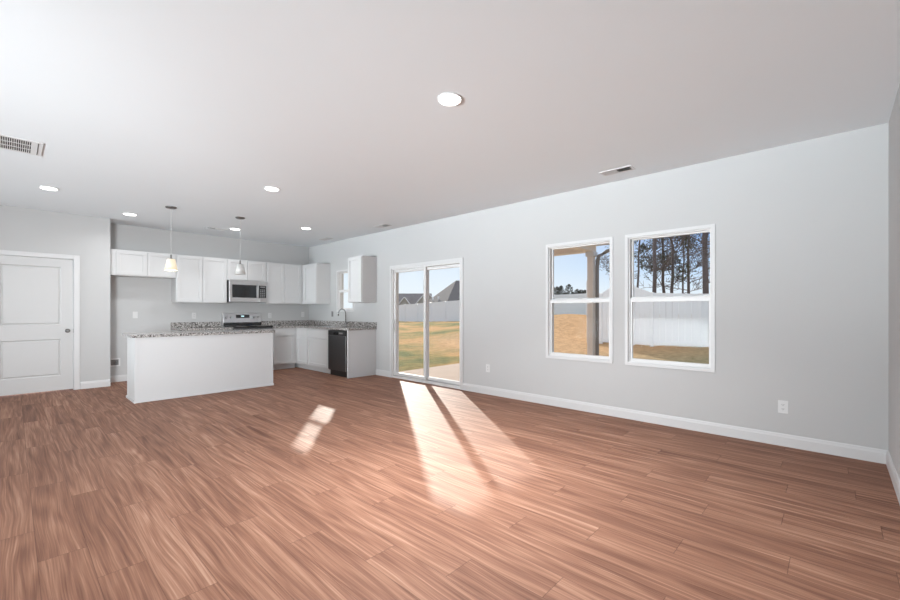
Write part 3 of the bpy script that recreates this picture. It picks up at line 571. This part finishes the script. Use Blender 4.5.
# supply registers
def register(x, y, along_y, label):
    t = thing('ceiling_register', (x, y, H), label, 'vent', 'small white ceiling registers')
    ux = (0, 1, 0) if along_y else (1, 0, 0); nn = (1, 0, 0) if along_y else (0, 1, 0)
    u_, v_ = Vector(ux), Vector(nn); c = Vector((x, y, 0)); Lh, Wh = 0.165, 0.075
    def bx(m, a0, a1, b0, b1, z0_, z1_):
        p = c + u_ * a0 + v_ * b0; q = c + u_ * a1 + v_ * b1; m.box(p.x, q.x, p.y, q.y, z0_, z1_)
    m = MB(); bx(m, -Lh, Lh, -Wh, -Wh + 0.022, H - 0.007, H); bx(m, -Lh, Lh, Wh - 0.022, Wh, H - 0.007, H); bx(m, -Lh, -Lh + 0.022, -Wh + .022, Wh - .022, H - 0.007, H); bx(m, Lh - 0.022, Lh, -Wh + .022, Wh - .022, H - 0.007, H); bx(m, -0.004, 0.004, -Wh + .022, Wh - .022, H - 0.007, H - .001); m.build('register_frame', 'plate', t, 0.001)
    m = MB(); bx(m, -Lh + .022, Lh - .022, -Wh + .022, Wh - .022, H - 0.002, H - 0.0005); m.build('duct_opening', 'hole', t)
    m = MB()
    for s_ in (-1, 1):
        for i in range(10):
            a = s_ * (0.010 + i * 0.0140)
            p = [c + u_ * (a) + v_ * (-Wh + .022), c + u_ * (a + s_ * 0.010) + v_ * (-Wh + .022), c + u_ * (a) + v_ * (Wh - .022), c + u_ * (a + s_ * 0.010) + v_ * (Wh - .022)]
            zt, zb = H - 0.002, H - 0.010
            P = [(p[0].x, p[0].y, zt), (p[1].x, p[1].y, zb), (p[3].x, p[3].y, zb), (p[2].x, p[2].y, zt)]
            P2 = [(a_, b_, z_ + 0.0012) for a_, b_, z_ in P]
            m.poly(P + P2, [(0, 1, 2, 3), (7, 6, 5, 4), (0, 4, 5, 1), (1, 5, 6, 2), (2, 6, 7, 3), (3, 7, 4, 0)])
    m.build('louvres', 'plate', t)
register(4.45, 1.71, True, 'small ceiling register near the wall above the two big windows')
register(4.50, 5.86, True, 'small ceiling register near the wall beyond the sliding door')
register(4.50, 7.78, True, 'small ceiling register near the wall above the kitchen sink window')
register(2.55, 8.27, False, 'small ceiling register in front of the back wall, between the pendants')

# ------------------------------------------------------------------ outside: ground
F2 = Vector((0.7294, 0.6841)); R2 = Vector((0.6841, -0.7294))
def at(u, dep): p = F2 * dep + R2 * ((u - 450) / 410.6 * dep); return p.x, p.y
def zat(v, dep): return 1.23 + (311 - v) * dep / 410.6
ss = lambda t: (lambda q: q * q * (3 - 2 * q))(max(0, min(1, t)))
def gz(x, y):
    z = -0.15 + 0.15 * max(0, min(1, (x - 8.3) / 7))
    z += 0.45 * ss((x - 15) / 9) * (1 - 0.75 * ss((y - 16) / 18))
    z += 0.75 * math.exp(-(((x - 20) / 4.5) ** 2 + ((y - 10.5) / 4) ** 2))
    return z
def gmesh(x0, x1, y0, y1, step, nz_):
    m = MB(); nx, ny = int((x1 - x0) / step) + 1, int((y1 - y0) / step) + 1; pts = []
    for i in range(nx):
        for j in range(ny):
            x, y = x0 + i * step, y0 + j * step; far = min(1, max(0, (x - 9) / 4))
            pts.append((x, y, gz(x, y) + far * nz_ * noise.fractal((x * 0.7, y * 0.7, 0), 1.0, 2.0, 4)))
    fs = [(i * ny + j, (i + 1) * ny + j, (i + 1) * ny + j + 1, i * ny + j + 1) for i in range(nx - 1) for j in range(ny - 1)]
    m.poly(pts, fs, True); return m
g = gmesh(4.96, 34.96, -14, 46, 0.5, 0.045).build('lawn', 'grass'); struct(g)
m = MB(); m.box(34.96, 190, -90, 170, -1.2, 0.0); m.box(4.96, 34.96, 46, 170, -1.2, 0); m.box(4.96, 34.96, -90, -14, -1.2, 0.0); struct(m.build('far_ground', 'grass'))
sbox('patio', 'concrete', (XW + T + 0.005, 8.25, 3.30, 6.92, -0.22, -0.09))

# porch
t = thing('porch', (6.5, 5.0, -0.09), 'covered back porch with tan square post outside the left window', 'porch')
MB().box(7.97, 8.09, 3.545, 3.665, -0.09, 2.43).build('post', 'porch_tan', t, 0.004)
for a_, b_ in ((2.33, 2.43), (-0.09, 0.04)): MB().box(7.945, 8.115, 3.52, 3.69, a_, b_).build('post_collar', 'porch_white', t, 0.004)
MB().box(7.95, 8.13, 6.43, 6.60, -0.09, 2.43).build('post', 'porch_tan', t, 0.004)
m = MB(); m.box(7.95, 8.13, 3.545, 6.60, 2.43, 2.62); m.box(4.955, 7.95, 6.43, 6.60, 2.43, 2.62); m.box(4.955, 7.95, 3.545, 3.715, 2.43, 2.62); m.build('beam', 'porch_tan', t, 0.004)
m = MB(); m.box(4.955, 8.42, 3.30, 6.88, 2.62, 2.65); m.build('porch_ceiling', 'porch_tan', t)
m = MB(); a, b = 3.30, 6.88; pr_ = [(4.955, 2.651), (8.42, 2.651), (8.42, 2.76), (4.955, 3.75)]
m.poly([(x, a, z) for x, z in pr_] + [(x, b, z) for x, z in pr_], [(0, 1, 2, 3), (7, 6, 5, 4), (0, 4, 5, 1), (1, 5, 6, 2), (2, 6, 7, 3), (3, 7, 4, 0)]); m.build('porch_roof', 'shingle', t)
m = MB(); m.box(8.42, 8.44, 3.30, 6.88, 2.60, 2.80); m.build('fascia', 'porch_white', t)
m = MB(); x_, y_ = 8.05, 3.49; e1 = at(602, 8.75) + (2.43,); e2 = at(607, 8.65) + (2.49,); e3 = at(617, 8.5) + (2.54,)
m.tube([(x_, y_, -0.08), (x_, y_, 2.12), (x_ - .003, y_ - .01, 2.24), (x_ - .02, y_ - .04, 2.33), e1, e2, e3, (e3[0] - .5, e3[1] - .1, 2.62), (5.5, e3[1] - .15, 2.68)], 0.040, 4, smooth=False)
m.build('downspout', 'bronze', t, 0.005)
# roof overhang of the house along the wall
sbox('trim_1', 'porch_white', (XW + T + 0.002, 5.35, YN - 1, 3.29, 2.64, 2.80), (XW + T + 0.002, 5.35, 6.89, YK + 1, 2.64, 2.80))

# fences
def fence(name, pts, label, zf=None):
    """pts: (x, y, top, post?)"""
    x0, y0 = pts[0][:2]; t = thing(name, (x0, y0, gz(x0, y0)), label, 'fence')
    for i in range(len(pts) - 1):
        p, q = Vector(pts[i][:2]), Vector(pts[i + 1][:2]); L = (q - p).length; d = (q - p) / L; n = Vector((-d.y, d.x)); m = MB(); k = max(2, int(L / 0.2)); 
        s0, s1 = 0.05, L - 0.05
        def slab(a0, a1, zb0, zb1, zt0, zt1, th):
            A, B = p + d * a0, p + d * a1
            P = [A - n * th, B - n * th, B + n * th, A + n * th]; zb = (zb0, zb1, zb1, zb0); zt = (zt0, zt1, zt1, zt0)
            m.poly([(P[j].x, P[j].y, zb[j]) for j in range(4)] + [(P[j].x, P[j].y, zt[j]) for j in range(4)], [(3, 2, 1, 0), (4, 5, 6, 7), (0, 1, 5, 4), (1, 2, 6, 5), (2, 3, 7, 6), (3, 0, 4, 7)])
        T_ = lambda a: pts[i][2] + (pts[i + 1][2] - pts[i][2]) * a / L
        G_ = lambda a: gz(*(p + d * a)) + 0.03
        for j in range(k):
            a0 = s0 + (s1 - s0) * j / k; a1 = s0 + (s1 - s0) * (j + 1) / k - 0.006
            slab(a0, a1, G_(a0), G_(a1), T_(a0) - 0.02, T_(a1) - 0.02, 0.011)
        slab(s0, s1, T_(s0) - 0.14, T_(s1) - 0.14, T_(s0), T_(s1), 0.022)
        slab(s0, s1, G_(s0) + 0.01, G_(s1) + 0.01, G_(s0) + 0.15, G_(s1) + 0.15, 0.022)
        m.build('fence_panel', 'fence', t)
    for x, y, top in [q[:3] for q in pts]:
        z = gz(x, y); m = MB(); m.box(x - .055, x + .055, y - .055, y + .055, z - 0.3, top + 0.005)
        m.poly([(x - .065, y - .065, top + .005), (x + .065, y - .065, top + .005), (x + .065, y + .065, top + .005), (x - .065, y + .065, top + .005), (x, y, top + .03)], [(3, 2, 1, 0), (0, 1, 4), (1, 2, 4), (2, 3, 4), (3, 0, 4)])
        m.build('fence_post', 'fence', t)
fp = []
for k in range(14):
    y = 10.9 + k * 2.4; x = 23.6 + 0.197 * (y - 10.9); dep = x * F2.x + y * F2.y
    fp.append((x, y, 2.28 - 0.14 * max(0, y - 13) / 10.4 - 0.013 * max(0, y - 23.4)))
fence('vinyl_fence', fp, 'long white vinyl privacy fence across the far end of the yard')
nf = [(592, 15.25, 1.80), (601, 15.1, 1.86), (612, 14.9, 2.12), (622, 14.8, 2.34), (633, 14.5, 2.12), (652, 14.2, 1.86), (700, 13.6, 1.80), (760, 12.9, 1.80), (830, 12.2, 1.80)]
fence('vinyl_fence', [at(u, d_) + (z_,) for u, d_, z_ in nf], 'near white vinyl fence with stepped-up sloping panels outside the right window')
A = at(592, 15.25); B = fp[0][:2]
fence('vinyl_fence', [(A[0] + (B[0] - A[0]) * k / 3, A[1] + (B[1] - A[1]) * k / 3 + (0.12 if k == 0 else -0.15 if k == 3 else 0), 1.8 + gz(A[0] + (B[0] - A[0]) * k / 3, A[1] + (B[1] - A[1]) * k / 3)) for k in range(4)], 'white fence run joining the near fence to the far fence, edge-on behind porch post')

# houses
def house_left():
    t = thing('house', at(404, 104) + (0,), 'distant grey-roofed house with small white gables, left in the sliding door', 'house')
    p0, p1 = Vector(at(376, 100)), Vector(at(430, 100)); d = (p1 - p0).normalized(); n = Vector((-d.y, d.x)); n = n if n.dot(F2) < 0 else -n; L = (p1 - p0).length
    P = lambda a, b, z: (*(p0 + d * a + n * b), z)
    m = MB(); m.poly([P(0, 5, 0), P(L, 5, 0), P(L, -5, 0), P(0, -5, 0), P(0, 5, 2.3), P(L, 5, 2.3), P(L, -5, 2.3), P(0, -5, 2.3), P(0, 0, 5.3), P(L, 0, 5.3)], [(3, 2, 1, 0), (0, 1, 5, 4), (2, 3, 7, 6), (1, 2, 6, 9, 5), (3, 0, 4, 8, 7), (4, 5, 9, 8), (6, 7, 8, 9)]); m.build('wall', 'siding', t)
    def gable(a0, a1, b0, b1, ze, zr, across, nm='roof', mt='shingle', th=0.15):
        m = MB()
        if across: q = [(a0, b0, ze), ((a0), (b0 + b1) / 2, zr), (a0, b1, ze)]; e = [(a1, y_, z_) for _, y_, z_ in q]
        else: q = [(a0, b0, ze), ((a0 + a1) / 2, b0, zr), (a1, b0, ze)]; e = [(x_, b1, z_) for x_, _, z_ in q]
        pts = [P(*v) for v in q] + [P(*v) for v in e]; pts += [(x, y, z + th) for x, y, z in pts]
        m.poly(pts, [(0, 1, 4, 3), (1, 2, 5, 4), (6, 9, 10, 7), (7, 10, 11, 8), (0, 3, 9, 6), (2, 8, 11, 5), (0, 6, 7, 1), (1, 7, 8, 2), (3, 4, 10, 9), (4, 5, 11, 10)]); return m.build(nm, mt, t)
    gable(-0.4, L + 0.4, -5.5, 5.5, 2.1, 5.35, True)
    for ac, hw, zr, zb in ((7.55, 1.25, 4.25, 2.6), (12.7, 2.9, 5.5, 2.3)):
        m = MB(); q = [P(ac - hw, 5.6, 0), P(ac + hw, 5.6, 0), P(ac + hw, 5.6, zb), P(ac, 5.6, zr), P(ac - hw, 5.6, zb), P(ac - hw, 2, 0), P(ac + hw, 2, 0), P(ac + hw, 2, zb), P(ac, 2, zr), P(ac - hw, 2, zb)]
        m.poly(q, [(0, 1, 2, 3, 4), (9, 8, 7, 6, 5), (0, 5, 6, 1), (1, 6, 7, 2), (2, 7, 8, 3), (3, 8, 9, 4), (4, 9, 5, 0)]); m.build('gable_wall', 'siding', t)
        gable(ac - hw - 0.3, ac + hw + 0.3, 1.8, 5.9, zb - 0.2, zr + 0.05, False, 'gable_roof')
        m = MB()
        for s_ in (-1, 1):
            a_, b_ = P(ac + s_ * (hw + 0.3), 5.95, zb - 0.15), P(ac, 5.95, zr + 0.15); m.tube([a_, b_], 0.13, 4, smooth=False)
        m.build('rake_trim', 'porch_white', t)
house_left()
def house_right():
    t = thing('house', at(462, 76) + (0,), 'large dark hip-roofed house rising above the fence, right in the sliding door', 'house')
    C_, L_, D_, E_ = [Vector(at(u, d_)) for u, d_ in ((446, 64), (422, 76), (505, 66), (488, 84))]; R1, R2_ = Vector(at(456, 73)), Vector(at(484, 75)); cen = (C_ + L_ + D_ + E_) / 4
    ze, zr = 2.3, 6.65
    v = [(*C_, ze), (*D_, ze), (*E_, ze), (*L_, ze), (*R1, zr), (*R2_, zr)]
    v2 = [(x, y, z - 0.25) for x, y, z in v[:4]]
    MB().poly(v + v2, [(0, 1, 5, 4), (1, 2, 5), (2, 3, 4, 5), (3, 0, 4), (6, 7, 1, 0), (7, 8, 2, 1), (8, 9, 3, 2), (9, 6, 0, 3), (9, 8, 7, 6)]).build('roof', 'shingle2', t)
    q = [cen + (p - cen) * 0.93 for p in (C_, D_, E_, L_)]
    MB().poly([(*p, 0) for p in q] + [(*p, 2.06) for p in q], [(3, 2, 1, 0), (4, 5, 6, 7), (0, 1, 5, 4), (1, 2, 6, 5), (2, 3, 7, 6), (3, 0, 4, 7)]).build('wall', 'siding', t)
    for u, v_ in ((433, 298), (438.5, 297)):
        # vent stacks standing on the left roof face
        x, y = at(u, 70); z = zat(v_ + 1.5, 70); MB().tube([(x, y, z - 0.6), (x, y, z + 0.35)], 0.14, 8).build('roof_vent', 'porch_white', t)
    m = MB(); fn = (C_ - D_).normalized(); 
    for k in range(3):
        p = q[0] + (q[1] - q[0]) * (0.2 + 0.28 * k); e = (q[1] - q[0]).normalized(); nn = Vector((e.y, -e.x)); nn = nn if nn.dot(F2) < 0 else -nn
        a, b = p - e * 0.5 + nn * 0.03, p + e * 0.5 + nn * 0.03; m = MB(); m.poly([(*a, 0.9), (*b, 0.9), (*b, 1.9), (*a, 1.9), (*(a - nn * .05), 0.9), (*(b - nn * .05), 0.9), (*(b - nn * .05), 1.9), (*(a - nn * .05), 1.9)], [(0, 1, 2, 3), (7, 6, 5, 4), (0, 4, 5, 1), (1, 5, 6, 2), (2, 6, 7, 3), (3, 7, 4, 0)]); m.build('house_window', 'grey', t)
house_right()

# trees
def tree(u, dep, h, r0, label, seed, lean=(0, 0), needles=False, nb=26, low=2.0, spread=1.0, fork=False):
    rnd = random.Random(seed); x, y = at(u, dep); t = thing('bare_tree' if not needles else 'pine_tree', (x, y, 0), label, 'tree', 'trees behind the near fence')
    n = 12; pts = []; rad = []
    for i in range(n + 1):
        f = i / n; pts.append(Vector((x + lean[0] * f * h * R2.x + rnd.uniform(-.06, .06) * f * 3, y + lean[0] * f * h * R2.y + rnd.uniform(-.06, .06) * f * 3, -0.1 + h * f))); rad.append(r0 * (1 - 0.8 * f))
    tm = MB(); tm.tube(pts, rad, 7); tm.build('trunk', 'bark', t)
    bm_ = MB(); leaf = MB()
    def grow(p, d, L, r, lev):
        k = 4 if lev < 2 else 2 + (lev == 2); q = [p]; rr = [r]; dd = d.copy(); cur = p
        for i in range(k):
            dd = (dd + Vector((rnd.uniform(-.28, .28), rnd.uniform(-.28, .28), rnd.uniform(-.15, .25)))).normalized(); cur = cur + dd * L / k; q.append(cur); rr.append(max(0.009, r * (1 - 0.8 * (i + 1) / k)))
        bm_.tube(q, rr, 5 if lev == 0 else 3, caps=False)
        if needles and lev >= 1:
            for _ in range(2):
                c = q[-1] + Vector((rnd.gauss(0, .16), rnd.gauss(0, .16), rnd.gauss(0, .12)))
                a = Vector((rnd.uniform(-1, 1), rnd.uniform(-1, 1), rnd.uniform(-1, 1))).normalized() * rnd.uniform(.05, .12); b = a.cross(Vector((rnd.uniform(-1, 1), rnd.uniform(-1, 1), 1))).normalized() * 0.03
                leaf.poly([c - a, c + b, c + a, c - b], [(0, 1, 2, 3)])
        if lev < 3:
            m_ = (6, 4, 3)[lev]
            for j in range(m_):
                f = 0.25 + 0.75 * (j + rnd.random()) / m_; idx = min(k - 1, int(f * k)); w_ = f * k - idx; b0 = q[idx].lerp(q[idx + 1], w_)
                ax = Vector((rnd.uniform(-1, 1), rnd.uniform(-1, 1), rnd.uniform(-.5, .8))).normalized(); nd = (dd * 0.9 + ax * 0.9).normalized()
                grow(b0, nd, L * rnd.uniform(.38, .6), max(0.013, r * 0.5), lev + 1)
    for i in range(nb):
        f = low / h + (1 - low / h) * (i + rnd.random()) / nb * 0.97; idx = min(n - 1, int(f * n)); b0 = pts[idx].lerp(pts[idx + 1], f * n - idx)
        a = rnd.uniform(0, 2 * math.pi); up = rnd.uniform(0.0, .7) if not needles else rnd.uniform(-.1, .4); d = Vector((math.cos(a), math.sin(a), up)).normalized()
        grow(b0, d, (h * 0.27) * (1.15 - 0.75 * f) * rnd.uniform(.6, 1.15) * spread, r0 * (0.34 - 0.2 * f) * rnd.uniform(.6, 1.1), 0)
    bm_.build('branches', 'bark', t)
    if needles: leaf.build('needles', 'needles', t)
    return t
tree(638, 24, 11, 0.075, 'slim dark pine furthest left in the right window', 1, needles=True, nb=16, low=3.2, spread=.5)
tree(654.5, 22, 14, 0.12, 'straight bare tree second from left in the right window', 2, nb=17, low=2.3, spread=.8)
tree(665, 26, 13, 0.11, 'left-leaning slender bare tree left of window centre', 3, lean=(-.03, 0), nb=18, low=2.2, spread=.75)
tree(672, 24, 10, 0.11, 'dark pine with clumped needles at the centre of the right window', 4, needles=True, nb=20, low=2.6, spread=.6)
tree(683, 30, 12, 0.08, 'thin distant bare tree right of the central pine', 5, nb=16, low=2.6, spread=.7)
tree(689, 25, 12, 0.10, 'slender bare tree between thin distant tree and thick trunk', 6, nb=20, low=2.2, spread=.9)
tree(706, 21, 16, 0.16, 'thick-trunked bare tree with long limbs furthest right in the window', 7, lean=(-.01, 0), nb=20, low=2.6, spread=1.1)
tree(618, 40, 11, 0.13, 'pale bare tree seen right of the porch downspout', 8, nb=18, low=3, spread=.8)
# distant shrubs along the horizon
for k in range(12):
    rnd = random.Random(50 + k); dep = 88 + 4.2 * (k % 3); x, y = at(545 + k * 4.0, dep); h = rnd.uniform(5.4, 7.0); w_ = rnd.uniform(1.3, 1.7)
    t = thing('distant_tree', (x, y, 0), 'small grey-green tree on the far horizon beyond the fence', 'tree', 'distant trees on the horizon')
    MB().tube([(x, y, -0.1), (x, y, h * .8)], [.15, .05], 5).build('trunk', 'bark', t)
    m = MB()
    for i in range(700):
        a, r_, zz = rnd.uniform(0, 6.28), math.sqrt(rnd.random()) * w_, rnd.uniform(.12, 1); r_ *= math.sqrt(max(0.02, 1 - zz ** 2.2)); c = Vector((x + r_ * math.cos(a), y + r_ * math.sin(a), h * zz))
        a_ = Vector((rnd.uniform(-1, 1), rnd.uniform(-1, 1), rnd.uniform(-1, 1))).normalized() * rnd.uniform(.1, .28); b_ = a_.cross(Vector((rnd.uniform(-1, 1), rnd.uniform(-1, 1), 1))).normalized() * 0.1
        m.poly([c - a_, c + b_, c + a_, c - b_], [(0, 1, 2, 3)])
    m.build('foliage', 'shrub', t)
